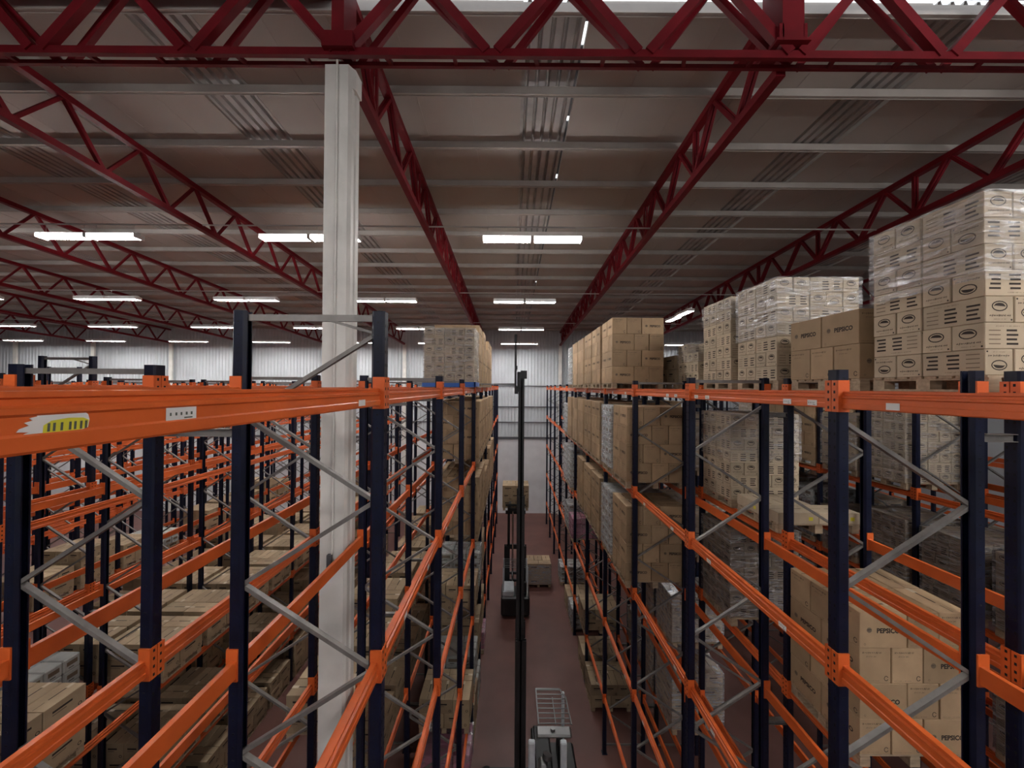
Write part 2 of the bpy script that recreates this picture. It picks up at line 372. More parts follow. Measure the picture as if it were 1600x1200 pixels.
# ------------------------------------------------------------------ pallet racks
def post_mesh(h):
    """folded upright; web faces -x, open side faces +x"""
    b = MB(); a, d = .05, .05
    prof = [(-a, -d+.012), (-a+.012, -d), (.03, -d), (a, -d+.02), (a, -d+.03), (.02, -d+.012), (-a+.012, -d+.012), (-a+.012, d-.012), (.02, d-.012), (a, d-.03), (a, d-.02), (.03, d), (-a+.012, d), (-a, d-.012)]
    b.prism(prof, 2, .008, h); b.box(-.07, .07, -.07, .07, 0, .008)
    z = .3
    while z < h-.05:
        for yy in (-.022, .022): b.box(-a-.0008, -a, yy-.007, yy+.007, z, z+.022, 1)
        b.box(-.012, .006, -d-.0008, -d, z+.03, z+.04, 1); b.box(-.012, .006, d, d+.0008, z+.03, z+.04, 1)
        z += .1
    return b.mesh('post', [M['navy'], M['hole']])
PM = {'n': post_mesh(H+.15), 't': post_mesh(H+.57)}
def beam_mesh(L):
    b = MB(); h = .065
    # stepped box section, +x is the outward face
    prof = [(-.02, -h), (.026, -h), (.03, -h+.006), (.03, -.028), (.024, -.022), (.024, .012), (.03, .018), (.03, .03), (.014, .036), (.014, .048), (.02, .052), (.02, h), (-.02, h)]
    b.prism(prof, 1, -L/2+.01, L/2-.01)
    for s_ in (-1, 1):
        e = s_*L/2
        b.box(-.03, .056, min(e, e-s_*.012), max(e, e-s_*.012), -.09, .15)              # end plate against the post side
        b.box(.051, .057, min(e, e+s_*.047), max(e, e+s_*.047), -.09, .15)              # hooked flange on the post web
        for k in range(4):
            z = -.07+.06*k; yc = e+s_*.022; b.box(.057, .0575, yc-.008, yc+.008, z, z+.022, 1)
    return b.mesh('beam', [M['orange'], M['hole']])
BM = beam_mesh(BAY-.1)
def bracing_mesh(D, top, flip=False):
    b = MB(); z = H-.24
    zs = [(z-.64*k) for k in range(15) if z-.64*k > .2]
    xl, xr = .02, D-.02
    for k in range(len(zs)-1):
        xa, xb = (xl, xr) if (k % 2 == 0) != flip else (xr, xl)
        b.bar((xa, 0, zs[k]), (xb, 0, zs[k+1]), .03, .042, 0, (0, 1, 0))
        b.tube((xa+(0 if k % 2 else 0), -.03, zs[k]), (xa, .03, zs[k]), .012, 6)
    if top > H+.3:
        b.bar((xl, 0, H-.24), (xr, 0, H+.40), .03, .042, 0, (0, 1, 0)); b.bar((xl, 0, H+.52), (xr, 0, H+.52), .03, .05); b.bar((xr, 0, H+.40), (xr-.42, .0, H+.52), .02, .025, 0, (0, 1, 0))
    elif top > H+.1: b.bar((xl, 0, H+.1), (xr, 0, H+.1), .03, .042)
    b.bar((xl, 0, .22), (xr, 0, .22), .03, .042)
    return b.mesh('bracing', M['galv'])
def sticker_mesh(w=.1, h=.045, marks=True):
    b = MB(); b.box(0, .0012, -w/2, w/2, -h/2, h/2)
    if marks:
        r = random.Random(3); y = -w/2+.012
        while y < w/2-.02: b.box(.0012, .0016, y, y+.004+.004*r.random(), -h*.12, h*.12, 1); y += .018
        b.box(.0012, .0016, w*.08, w*.36, -h*.38, -h*.28, 1)
    return b.mesh('label_sticker', [M['sticker'], M['stick_ink']])
SM = sticker_mesh()
RK = {  # key: (x0, x1, first frame, label)
 'L1': (-2.07, -1.018, -1, 'orange and navy pallet rack along the left side of the main aisle'),
 'L2': (-3.77, -2.75, -1, 'empty-topped pallet rack just left of the white column'),
 'L3': (-8.22, -7.2, 0, 'third pallet rack row to the left, across the next aisle from the column'),
 'L4': (-9.55, -8.53, 0, 'fourth pallet rack row to the left, back to back with the third'),
 'L5': (-13.95, -12.93, 2, 'fifth pallet rack row to the left'),
 'L6': (-15.3, -14.28, 2, 'sixth pallet rack row to the left'),
 'L7': (-19.7, -18.68, 3, 'seventh pallet rack row to the left'),
 'L8': (-21.05, -20.03, 3, 'eighth pallet rack row to the left'),
 'L9': (-25.4, -24.4, 5, 'ninth and farthest left pallet rack row'),
 'R1': (2.51, 3.53, -1, 'orange and navy pallet rack along the right side of the main aisle'),
 'R2': (3.88, 4.95, -1, 'pallet rack behind the right aisle rack, holding the tall wrapped loads'),
 'R3': (8.22, 9.24, 0, 'third pallet rack row to the right, across the second aisle'),
 'R4': (9.58, 10.6, 0, 'fourth pallet rack row to the right, behind the third'),
 'R5': (13.9, 14.9, 2, 'farthest pallet rack row to the right'),
}
NF = 11
BEAMS = {}
brm = {}
for key, (x0, x1, k0, label) in RK.items():
    D = x1-x0
    t = thing('pallet_rack', label, 'pallet rack', (x0, fy(k0), 0), 'pallet rack rows'); oy = fy(k0)
    lastk = NF-1
    for k in range(k0, lastk+1):
        tall = (key, k) in (('L1', 0), ('L4', 2), ('L6', 4))
        if k == -1: continue
        pm_ = PM['t' if tall else 'n']
        put('post', pm_, t, (0, fy(k)-oy, 0)); put('post', pm_, t, (D, fy(k)-oy, 0), math.pi)
        kk = (round(D, 3), tall, (key, k) == ('R1', 0), key == 'R1' and k > 0)
        if kk not in brm: brm[kk] = bracing_mesh(D, H+.57 if tall else H if kk[2] else H+.15, kk[3])
        put('bracing', brm[kk], t, (0, fy(k)-oy, 0))
    for k in range(k0, lastk):
        for li, z in enumerate(LEV):
            if fy(k+1) < (H-z)*.93: continue
            if key in ('L5','L6','L7','L8','L9','R5') and li == 4: continue
            ym = (fy(k)+fy(k+1))/2-oy
            BEAMS[key, k, li, 1] = put('beam', BM, t, (D, ym, z))
            BEAMS[key, k, li, -1] = put('beam', BM, t, (0, ym, z), math.pi)
def stick(key, k, li, side, ypos, me, zoff=-.03, label=None, yaw=False, off=.0302):
    """sticker on the outward beam face; ypos metres from the bay's near post"""
    o = put('label_sticker', me, BEAMS[key, k, li, side]); s_ = side
    o.location = (off, (ypos-BAY/2)*s_, zoff)
    if label: o['label'] = label
    return o
# spacers tying back-to-back rows together
for ka, kb in (('R1', 'R2'), ('L2', 'L1'), ('L4', 'L3'), ('R3', 'R4')):
    xa, xb = RK[ka][1]+.056, RK[kb][0]-.056; g = xb-xa
    b = MB(); b.box(0, g, -.02, .02, -.03, .03); b.box(0, g, -.05, -.02, -.03, -.026); b.box(0, g, -.05, -.02, .026, .03); sm = b.mesh('row_spacer', M['galv'])
    rk = [o for o in COL.objects if o.get('label') == RK[kb][3]][0]
    for k in range(max(0, RK[kb][2]), NF):
        if (ka, k) == ('L2', 1): continue                        # the white column stands here
        for z in (H-.36, H-4.6, H-8.4): put('row_spacer', sm, rk, (xa-RK[kb][0], fy(k)-fy(RK[kb][2]), z))
r_ = random.Random(11)
# near left beam: torn yellow label, white label, small square
b = MB(); pts = []
L_, h_ = .135, .044
outline = [(-.066,-.004),(-.05,.002),(-.058,.008),(-.044,.012),(-.05,.017),(-.036,.02),(-.04,.025),(-.02,.028),(.0,.031),(.03,.031),(.05,.026),(.06,.018),(.063,.006),(.06,-.012),(.035,-.02),(-.0,-.025),(-.034,-.029),(-.046,-.024),(-.04,-.02),(-.06,-.016),(-.05,-.012),(-.07,-.01)]
n = len(outline); b.v = [(0, y, z) for y, z in outline]+[(.0012, y, z) for y, z in outline]; b.f = [tuple(range(n, 2*n)), tuple(range(n))[::-1]]+[(i, (i+1) % n, n+(i+1) % n, n+i) for i in range(n)]; b.m = [0]*len(b.f)
b.poly([(.0016, y, z) for y, z in [(-.028,-.02),(-.026,.0),(-.012,.009),(.02,.013),(.05,.011),(.061,.005),(.058,-.012),(.03,-.019),(-.02,-.025)]], 1)
for y in (-.02,-.01,.004,.02,.03,.042,.052): b.poly([(.002, y, -.014), (.002, y+.005, -.014), (.002, y+.006, .004), (.002, y+.001, .004)], 2)
torn = b.mesh('label_sticker', [M['sticker'], M['yellow'], M['stick_ink']])
def px_y(px, X): return -X*600/(px-800)*-1
def on_face(px, X): return abs(X)*600/abs(px-800)
stick('L1', -1, 0, 1, on_face(86, 1.0)-fy(-1), torn, -.008, 'torn white and yellow label', off=.0245)
stick('L1', -1, 0, 1, on_face(281, 1.0)-fy(-1), sticker_mesh(.105, .038), -.006, 'white label', off=.0245)
stick('L1', -1, 0, 1, on_face(563, 1.0)-fy(-1), sticker_mesh(.11, .04, False), -.03, 'blank white label')
for px in (1230, 1269): stick('R1', 0, 0, -1, on_face(px, 2.48)-fy(0), SM)
stick('R1', -1, 0, -1, on_face(1395, 2.48)-fy(-1), sticker_mesh(.09, .045, False))
for px in (1043, 1056, 1088, 1105): stick('R1', 1, 0, -1, on_face(px, 2.48)-fy(1), SM)
for key, side in (('R1', -1), ('L1', 1)):
    for k in range(0, 10):
        for li in range(0, 5):
            if (key, k, li, side) in BEAMS and not (li == 0 and k < 2) and r_.random() < .8:
                for yp in (.55, 1.75): stick(key, k, li, side, yp+r_.uniform(-.15, .15), SM)
for (key, k, side, yp) in (('L1', 0, -1, 1.2), ('L2', 0, 1, 1.0), ('L2', 1, 1, .8)): stick(key, k, 1, side, yp, SM)
# splice bolts on the tall near frame
pl = MB(); 
for z in range(4):
    for yy in (-.018, .018): pl.tube((yy, -.062, -.07+.045*z), (yy, -.05, -.07+.045*z), .008, 8)
pl.box(-.04, .04, -.0535, -.05, -.1, .1, 1); PLM = pl.mesh('splice_plate', [M['bolt'], M['navy']])
for o in list(COL.objects):
    if o.name.startswith('post') and o.parent and o.parent['label'] == RK['L1'][3] and abs(o.matrix_local.translation.y-BAY) < .01:
        s_ = put('splice_plate', PLM, o, (0, 0, H-1.18))
        if o.rotation_euler.z > 1: s_.rotation_euler.z = -math.pi
# ------------------------------------------------------------------ cartons
def text_poly(body, size, bold=.012):
    cu = bpy.data.curves.new('t', 'FONT'); cu.body = body; cu.size = size; cu.offset = bold*size; cu.align_x = 'CENTER'; cu.align_y = 'CENTER'; cu.resolution_u = 2
    o = bpy.data.objects.new('t', cu); COL.objects.link(o); dg = bpy.context.evaluated_depsgraph_get(); dg.update()
    me = bpy.data.meshes.new_from_object(o.evaluated_get(dg)); v = [(p.co.x, p.co.y) for p in me.vertices]; f = [tuple(p.vertices) for p in me.polygons]
    bpy.data.objects.remove(o); bpy.data.curves.remove(cu); bpy.data.meshes.remove(me); return v, f
TXT = text_poly('PEPSICO', .07, .045)
def ring(cx, cy, rx, ry, t, a0=0, a1=360, n=18):
    P = []
    for i in range(n):
        A, B = [math.radians(a0+(a1-a0)*j/n) for j in (i, i+1)]
        P.append([(cx+rx*math.cos(A), cy+ry*math.sin(A)), (cx+rx*math.cos(B), cy+ry*math.sin(B)), (cx+(rx-t)*math.cos(B), cy+(ry-t)*math.sin(B)), (cx+(rx-t)*math.cos(A), cy+(ry-t)*math.sin(A))])
    return P
def rect(x0, x1, y0, y1): return [[(x0, y0), (x1, y0), (x1, y1), (x0, y1)]]
def scribble(x0, x1, y, a, t, seed):
    r = random.Random(seed); P = []; x = x0; k = 0
    while x < x1:
        w = r.uniform(.006, .014); h = r.uniform(.3, 1)*a
        P.append([(x, y-h*.5), (x+t, y-h*.5), (x+w, y+h*.5), (x+w-t, y+h*.5)])
        if r.random() < .8: P += rect(x, x+w, y-t*.4, y+t*.5)
        x += w+r.choice((.0, .0, .003, .008))
    return P
def art(kind, face, w, h):
    """print on one carton face, centred coordinates; list of (polys, material index)"""
    P, Q = [], []
    if kind == 'A' and face == 'long':
        v, f = TXT
        P += [[(v[i][0]*.95+w*.10, v[i][1]-h*.02) for i in q] for q in f]
        P2 = ring(-w*.29, .0, .028, .028, .028, n=14); Q += P2
        P += [[(-w*.29-.026, -.004), (-w*.29+.026, .004), (-w*.29+.024, .011), (-w*.29-.022, .005)]]
        Q += ring(-w*.38, -h*.4, .012, .012, .004, n=8)
    elif kind == 'A':
        P += scribble(-w*.40, w*.18, h*.36, .022, .004, 1); Q += scribble(-w*.28, w*.02, h*.25, .02, .004, 2)
        P += ring(w*.34, -h*.36, .024, .028, .007, 20, 340, 10); Q += scribble(-w*.42, w*.1, -h*.43, .01, .003, 9)
    elif kind == 'B' and face == 'end':
        P += ring(0, h*.12, w*.27, h*.2, .009, n=16)
        for i in range(6):
            t0 = -1+i/3; t1 = t0+1/3
            P.append([(w*.2*t0, h*(.12-.1*math.sqrt(max(0, 1-t0*t0))*0-.02*t0)), (w*.2*t1, h*(.12-.02*t1)), (w*.2*t1, h*(.12+.12*math.sqrt(max(0, 1-t1*t1)))), (w*.2*t0, h*(.12+.12*math.sqrt(max(0, 1-t0*t0))))])
        P += scribble(-w*.34, w*.34, -h*.24, h*.12, .004, 4); Q += scribble(-w*.2, w*.2, -h*.38, .008, .003, 5)
        P += ring(w*.4, -h*.4, .008, .008, .008, n=6)
    elif kind == 'B':
        for i in range(4):
            y = h*(.2-.17*i); P += rect(-w*.12, w*(.06+.02*(i % 2)), y-.008, y+.008); P += rect(w*.22, w*(.42-.02*(i % 3)), y-.008, y+.008); Q += rect(-w*.42, w*-.22, y-.004, y+.004)
        Q += scribble(-w*.3, w*.1, h*.36, .012, .003, 6)
    elif kind == 'C':
        P += rect(-w*.3, w*.16, h*.1, h*.2); Q += rect(-w*.3, w*.02, -h*.02, h*.03); P += ring(w*.34, -h*.3, .03, .03, .01, n=10)
    elif kind == 'W':
        Q += rect(-w*.3, w*.3, -h*.1, h*.22); P += rect(-w*.2, w*.1, -h*.3, -h*.24)
    return [(P, 1), (Q, 2)]
DIM = {'A': (.525, .35, .385), 'B': (.48, .24, .213), 'C': (.6, .4, .33), 'W': (.4, .3, .25), 'D': (.4, .3, .2), 'F': (.6, .4, .16)}
BASE = {'A': 'boardA', 'B': 'boardB', 'C': 'boardC', 'W': 'packW', 'D': 'packD', 'F': 'boardB'}
def carton_mb(kind, lite=False, flip=False):
    l, w, h = DIM[kind]; g = .0055; b = MB()
    if lite: b.box(-l/2+g, l/2-g, -w/2+g, w/2-g, .0, h-.002)
    else: b.chbox(-l/2+g, l/2-g, -w/2+g, w/2-g, .0, h-.002, .005 if kind not in 'WD' else .02)
    e = .0008
    def face(fw, fh, place, which):
        for polys, mi in art(kind, which, fw, fh):
            for p in polys:
                if flip: p = [(-a, -c) for a, c in p]
                b.poly([place(a, c) for a, c in p], mi)
    if lite:
        if kind in 'AC': b.poly([(-l*.1, -w/2-e+g, h*.42), (l*.35, -w/2-e+g, h*.42), (l*.35, -w/2-e+g, h*.56), (-l*.1, -w/2-e+g, h*.56)], 1)
        if kind == 'B':
            for i in range(3): b.poly([(-l*.1, -w/2-e+g, h*(.3+.16*i)), (l*.36, -w/2-e+g, h*(.3+.16*i)), (l*.36, -w/2-e+g, h*(.36+.16*i)), (-l*.1, -w/2-e+g, h*(.36+.16*i))], 1)
    else:
        if kind == 'F':
            for s_ in (-1, 1): b.poly([(s_*l*.3-.03, s_*(-w/2+g-e), h*.3), (s_*l*.3+.03, s_*(-w/2+g-e), h*.3), (s_*l*.3+.03, s_*(-w/2+g-e), h*.62), (s_*l*.3-.03, s_*(-w/2+g-e), h*.62)][::s_], 5)
        face(l, h, lambda a, c: (a, -w/2+g-e, h/2+c), 'long'); face(l, h, lambda a, c: (-a, w/2-g+e, h/2+c), 'long')
        face(w, h, lambda a, c: (-l/2+g-e, -a, h/2+c), 'end'); face(w, h, lambda a, c: (l/2-g+e, a, h/2+c), 'end')
    if kind in 'ACBF':                                           # flap seam on the lid
        t = h-.002+e
        b.poly([(-l*.46, -.004, t), (-l*.2, -.004, t), (-l*.2, .004, t), (-l*.46, .004, t)], 3)
        b.poly([(-l*.12, -.009, t), (l*.3, -.009, t), (l*.3, .009, t), (-l*.12, .009, t)], 3)
        if not lite: b.poly([(l*.3, -.03, t), (l*.49, -.03, t), (l*.49, .03, t), (l*.3, .03, t)], 4)
    return b
CMATS = lambda k: [M[BASE[k]], M['ink'], M['inkfade'], M['gap'], M['tape'], M['yellow']]
CME = {(k, f): carton_mb(k, False, f).mesh('carton', CMATS(k)) for k in DIM for f in (False, True)}
CLITE = {k: carton_mb(k, True) for k in DIM}
def layer(kind, par):
    """carton centres in one layer: (x, y, turned)"""
    l, w, h = DIM[kind]; out = []
    if kind == 'A':
        W, D = 2*w+l, 2*l
        for cx in (w/2, w*1.5): out += [(cx, l/2, 1), (cx, l*1.5, 1)]
        out += [(2*w+l/2, w*(.5+i), 0) for i in range(3)]
        if par: out = [(W-x, y, t) for x, y, t in out]
    elif kind == 'B':
        W, D = 2.5*l, 2*l
        for bx, p in ((0, par), (l, 1-par)):
            o = [(bx+l/2, w*.5, 0), (bx+l/2, w*1.5, 0), (bx+w*.5, 2*w+l/2, 1), (bx+w*1.5, 2*w+l/2, 1)]
            out += [(x, D-y, t) for x, y, t in o] if p else o
        out += [(2*l+w/2, l/2, 1), (2*l+w/2, l*1.5, 1)]
    elif kind in 'CF':
        W, D = 1.2, 1.0
        out = [(.3, .2, 0), (.9, .2, 0), (.2, .7, 1), (.6, .7, 1), (1.0, .7, 1)]
        if par: out = [(x, D-y, t) for x, y, t in out]
    else:
        W, D = 1.2, 1.0
        out = [(.2+.4*i, .15+.3*j, 0) for i in range(3) for j in range(3)]+[]
        D = .9
    return out, W, D
ROWN = {'L1': 'left aisle rack', 'L2': 'rack behind left aisle rack', 'L3': 'third left rack', 'L4': 'fourth left rack', 'L5': 'fifth left rack', 'R1': 'right aisle rack', 'R2': 'rack behind right aisle rack', 'R3': 'third right rack', 'R4': 'fourth right rack'}
LEVN = ['top', 'second', 'third', 'fourth', 'fifth', 'floor']
CARTONS, PALLETS = [], []
def pallet_meshes(W, D):
    deck = MB(); n = 8; bw = .105; 
    for i in range(n):
        y = -D/2+bw/2+(D-bw)*i/(n-1); deck.cbox(0, y, .127, W, bw-.01*(i % 2), .018)
    for x in (-W/2+.06, 0, W/2-.06): deck.cbox(x, 0, .109, .1, D, .018)
    bear = MB()
    for y in (-D/2+.06, 0, D/2-.06): bear.cbox(0, y, .06, .11, .12, .08)
    bear.cbox(0, 0, .01, .11, D, .02)
    return deck.mesh('deck_boards', M['wood']), bear.mesh('bearer', M['wood'])
PAL = {}
def pallet(x, y, z, W, D, label, parts=True, m=None):
    k = (round(W, 2), round(D, 2))
    if k not in PAL: PAL[k] = pallet_meshes(W, D)
    t = thing('wooden_pallet', label, 'pallet', (x, y, z), 'wooden pallets')
    put('deck_boards', PAL[k][0], t)
    for s_ in (-W/2+.06, 0, W/2-.06): put('bearer', PAL[k][1], t, (s_, 0, 0))
    return t
def film(x0, x1, y0, y1, z0, z1, label, m, top=False, sag=.0):
    b = MB(); nx, nz = 14, 14; r = random.Random(int(x0*100+y0*10)); cols = []
    per = []
    for (ax, ay, bx, by) in ((x0, y0, x1, y0), (x1, y0, x1, y1), (x1, y1, x0, y1), (x0, y1, x0, y0)):
        for i in range(nx): per.append((ax+(bx-ax)*i/nx, ay+(by-ay)*i/nx))
    cx, cy = (x0+x1)/2, (y0+y1)/2; n = len(per)
    for j in range(nz+1):
        for (px, py) in per:
            q = r.uniform(0, .007); zz = z0+(z1-z0)*j/nz
            if j == 0: zz += r.uniform(.002, .035)
            b.v.append((px+math.copysign(q, px-cx), py+math.copysign(q, py-cy), zz))
    for j in range(nz):
        for i in range(n): k = (i+1) % n; b.f.append((j*n+i, j*n+k, (j+1)*n+k, (j+1)*n+i)); b.m.append(0)
    if top:
        b.v.append((cx, cy, z1+.004)); c = len(b.v)-1
        for i in range(n): b.f.append((nz*n+i, nz*n+(i+1) % n, c)); b.m.append(0)
    o = b.build('stretch_film', m); 
    return tag(o, label, 'stretch film', 'stretch film on pallet loads')
AUTO = {}
def load(row, li, k, slot, kind, layers, par=0, wrap=None, phrase=None, topgone=(), dx=0, dy=0, filmmat='film', xs=None, ys=None, seed=None, bare=False, onfloor=False):
    x0, x1 = RK[row][0], RK[row][1]
    pat, W, D = layer(kind, 0)
    xx = ((x0+x1)/2-W/2+dx) if xs is None else xs
    yy = (fy(k)+(.09 if slot == 0 else 1.25)+dy+(1.05-D)/2) if ys is None else ys
    z = (LEV[li]+.067) if li < 5 else .001
    if phrase is None:
        n = AUTO[row, li] = AUTO.get((row, li), 0)+1
        phrase = f'{ORD[n-1]} {LEVN[li]}-level load, {ROWN[row]}'
    cx, cy = xx+W/2, yy+D/2
    pallet(cx, cy, z, max(W-.02, 1.16), max(D-.02, .98), f'wooden pallet under the {phrase}')
    z += .137; r = random.Random(hash((row, li, k, slot)) % 9999 if seed is None else seed); r = random.Random(len(CARTONS)+3)
    l, w, h = DIM[kind]
    for j in range(layers):
        p, _, _ = layer(kind, (par+j) % 2)
        front = sorted([c for c in p if c[1]-(l if c[2] else w)/2 < .03]); rest = [c for c in p if c not in front]
        lf = sorted([c for c in rest if c[0]-(w if c[2] else l)/2 < .03], key=lambda c: c[1]); rest = [c for c in rest if c not in lf]
        rt = sorted([c for c in rest if c[0]+(w if c[2] else l)/2 > W-.03], key=lambda c: c[1]); inn = sorted([c for c in rest if c not in rt])
        for grp, nm in ((front, 'front {} from left'), (lf, 'left side {} back'), (rt, 'right side {} back'), (inn, 'inner {}')):
            for q, c in enumerate(grp):
                if j == layers-1 and (nm[0], q) in topgone: continue
                jit = .003; ang = math.radians(90 if c[2] else 0)+(math.pi if r.random() < .3 and kind != 'A' else 0)+r.gauss(0, .006)
                CARTONS.append(dict(kind=kind, p=(xx+c[0]+r.uniform(-jit, jit), yy+c[1]+r.uniform(-jit, jit), z+j*h), a=ang, flip=r.random() < .12 and kind == 'B',
                    lab=(ORD[j], nm.format(ORD[q]), phrase)))
    if wrap:
        a, b_ = wrap; zz0, zz1 = z+layers*h*a, z+layers*h*b_
        film(xx-.016, xx+W+.016, yy-.016, yy+D+.016, zz0, zz1+(.004 if b_ == 1 else 0), f'clear stretch film wrapped around the {phrase}', M[filmmat], b_ == 1)
    return cx, cy, z+layers*h
# right aisle rack, upper levels
for i, (k, s_) in enumerate([(2, 1), (3, 0), (3, 1), (4, 0), (4, 1), (5, 0)]):
    load('R1', 0, k, s_, 'A' if i < 5 else 'W', 4 if i < 5 else 6, 1, (0, 1) if i == 5 else None, f'{ORD[i]} top-beam load right of main aisle', dx=-.05, filmmat='filmW')
R1L2 = [(2, 0, 'A', 4), (2, 1, 'W', 6), (3, 0, 'A', 4), (3, 1, 'A', 4), (4, 0, 'A', 4), (4, 1, 'A', 4), (5, 0, 'A', 4), (5, 1, 'W', 5)]
for k, s_, kd, n in R1L2: load('R1', 1, k, s_, kd, n, 1, (0, 1) if kd == 'W' else None, dx=-.05, filmmat='filmW')
R1L3 = [(2, 0, 'A', 4), (2, 1, 'W', 6), (3, 0, 'A', 4), (3, 1, 'A', 4), (4, 0, 'A', 4), (5, 0, 'W', 6), (5, 1, 'W', 6)]
for k, s_, kd, n in R1L3: load('R1', 2, k, s_, kd, n, 1, (0, 1) if kd == 'W' else None, dx=-.05, filmmat='filmW')
for k, s_, kd, n in [(5, 0, 'D', 4), (5, 1, 'W', 4)]: load('R1', 3, k, s_, kd, n, 0, (0, 1), filmmat='filmW' if kd == 'W' else 'film')
for k, s_, li, kd, n in [(2, 1, 3, 'B', 5), (3, 0, 3, 'C', 3), (3, 1, 3, 'W', 5), (2, 1, 4, 'C', 4), (3, 0, 4, 'B', 5), (3, 1, 4, 'C', 3)]: load('R2', li, k, s_, kd, n, 0, (0, 1), filmmat='filmW')
load('R1', 4, 4, 0, 'C', 2, 0)
for k, s_, kd, n in [(3, 1, 'C', 2), (4, 0, 'C', 2), (5, 0, 'W', 3), (5, 1, 'C', 2), (6, 1, 'W', 3)]: load('R1', 5, k, s_, kd, n, 0, (0, 1) if kd == 'W' else None)
# rack behind: the big loads at right
load('R2', 0, 0, 0, 'B', 7, 1, (.5, 1), 'tallest load at right edge', xs=3.8)
load('R2', 0, 0, 1, 'A', 2, 1, None, 'two-layer load beside the tallest load', xs=3.8, dy=0)
load('R2', 0, 1, 0, 'B', 7, 1, (.42, 1), 'wrapped load behind the two-layer load', xs=3.8)
load('R2', 0, 1, 1, 'B', 7, 0, (.72, .98), 'seven-layer load left of the wrapped load', xs=3.8)
load('R2', 0, 2, 0, 'B', 4, 0, (.5, 1), 'low load beside the lone lengthwise light', xs=3.85, topgone=[('f', 0)])
load('R2', 0, 2, 1, 'C', 2, 0, None, 'second low top load at right', xs=3.85)
load('R2', 1, 1, 1, 'B', 7, 1, (.45, 1), 'film-wrapped load behind the right rack bracing', xs=3.8)
FL = load('R2', 1, 1, 0, 'F', 1, 0, None, 'single flat layer on second level at right', xs=3.8, topgone=[('r', 0)])
load('R2', 2, 1, 1, 'B', 7, 0, (0, 1), 'dark wrapped load under the flat layer', xs=3.8, filmmat='filmD')
load('R2', 2, 0, 1, 'A', 4, 0, None, 'big unwrapped load low at right', xs=3.8)
load('R2', 1, 2, 1, 'C', 4, 0, (0, 1), filmmat='film', xs=3.85); load('R2', 2, 2, 1, 'C', 4, 0, (0, 1), xs=3.85)
load('R2', 1, 3, 1, 'A', 4, 0, None, xs=3.85); load('R2', 0, 4, 0, 'C', 3, 0, (0, 1), xs=3.85)
# third and fourth racks at right
for k, s_, li, kd, n in [(1, 0, 2, 'B', 6), (1, 1, 2, 'B', 6), (2, 0, 1, 'B', 7), (2, 1, 1, 'C', 4), (2, 0, 2, 'B', 6), (2, 1, 2, 'C', 3), (3, 0, 1, 'A', 4), (3, 1, 1, 'A', 4), (3, 0, 2, 'W', 5), (3, 1, 2, 'C', 4), (4, 0, 1, 'B', 7), (1, 0, 3, 'B', 5), (2, 0, 3, 'C', 3), (3, 0, 3, 'B', 6), (3, 1, 3, 'C', 3)]:
    load('R3', li, k, s_, kd, n, 0, (0, 1) if kd != 'A' else None, filmmat='filmD' if li > 1 else 'film')
for k, s_, li, kd, n in [(1, 0, 1, 'B', 6), (2, 1, 1, 'W', 5), (3, 0, 1, 'W', 6), (3, 1, 1, 'W', 6), (2, 0, 2, 'C', 3), (3, 0, 2, 'C', 3), (4, 0, 2, 'B', 6)]:
    load('R4', li, k, s_, kd, n, 0, (0, 1))
# left aisle rack
load('L1', 0, 2, 1, 'B', 6, 0, (0, 1), 'wrapped load with blue sheet under it', dx=.05)
LB = load('L1', 0, 3, 0, 'A', 4, 0, None, 'unwrapped load behind the blue-sheet load', dx=.05)
for i, (k, s_) in enumerate([(3, 1), (4, 0), (4, 1), (5, 0)]): load('L1', 0, k, s_, 'A', 4 if i != 1 else 3, 0, None, dx=.07)
for k, s_ in [(3, 0), (3, 1), (4, 0), (4, 1), (5, 0), (5, 1)]: load('L1', 1, k, s_, 'A', 4, 1, None, dx=.07)
for k, s_ in [(3, 0), (3, 1), (4, 0), (4, 1), (5, 0), (5, 1), (6, 0)]: load('L1', 2, k, s_, 'A', 4 if k != 4 else 3, 1, None, dx=.07)
for k, s_, kd, n in [(3, 0, 'C', 2), (3, 1, 'W', 4), (4, 0, 'C', 3)]: load('L1', 3, k, s_, kd, n, 0, (0, 1) if kd == 'W' else None)
for k, s_, kd, n in [(2, 1, 'C', 2), (3, 0, 'W', 3), (3, 1, 'C', 3), (4, 0, 'C', 3)]: load('L1', 4, k, s_, kd, n, 0, None)
for k, s_, kd, n in [(2, 1, 'D', 4), (3, 0, 'C', 3), (3, 1, 'W', 3), (4, 1, 'D', 3)]: load('L1', 5, k, s_, kd, n, 0, (0, 1) if kd == 'D' else None)
for k in range(1, 6):
    for s_ in (0, 1):
        if (k, s_) not in ((1, 0),): load('L2', 3, k, s_, 'C', 2+(k+s_) % 2, k % 2)
for k in range(2, 6):
    for s_ in (0, 1): load('L2', 4, k, s_, 'C', 3, s_)
WR = random.Random(5)
for row, lis in (('L3', (3, 4, 5)), ('L4', (3, 4, 5)), ('L5', (3, 4))):
    for li in lis:
        for k in range({3: 1, 4: 2, 5: 2}[li]+2*(row == 'L5'), 8):
            for s_ in (0, 1):
                if WR.random() < .94: load(row, li, k, s_, 'W' if WR.random() < .08 else 'C', WR.choice((2, 2, 3)), s_)
# load standing on the aisle floor beyond the trucks, and the one raised on the far truck
load('R1', 5, 6, 0, 'C', 3, 0, (0, .95), 'wrapped load on the aisle floor', filmmat='filmW', xs=.75, ys=18.6)
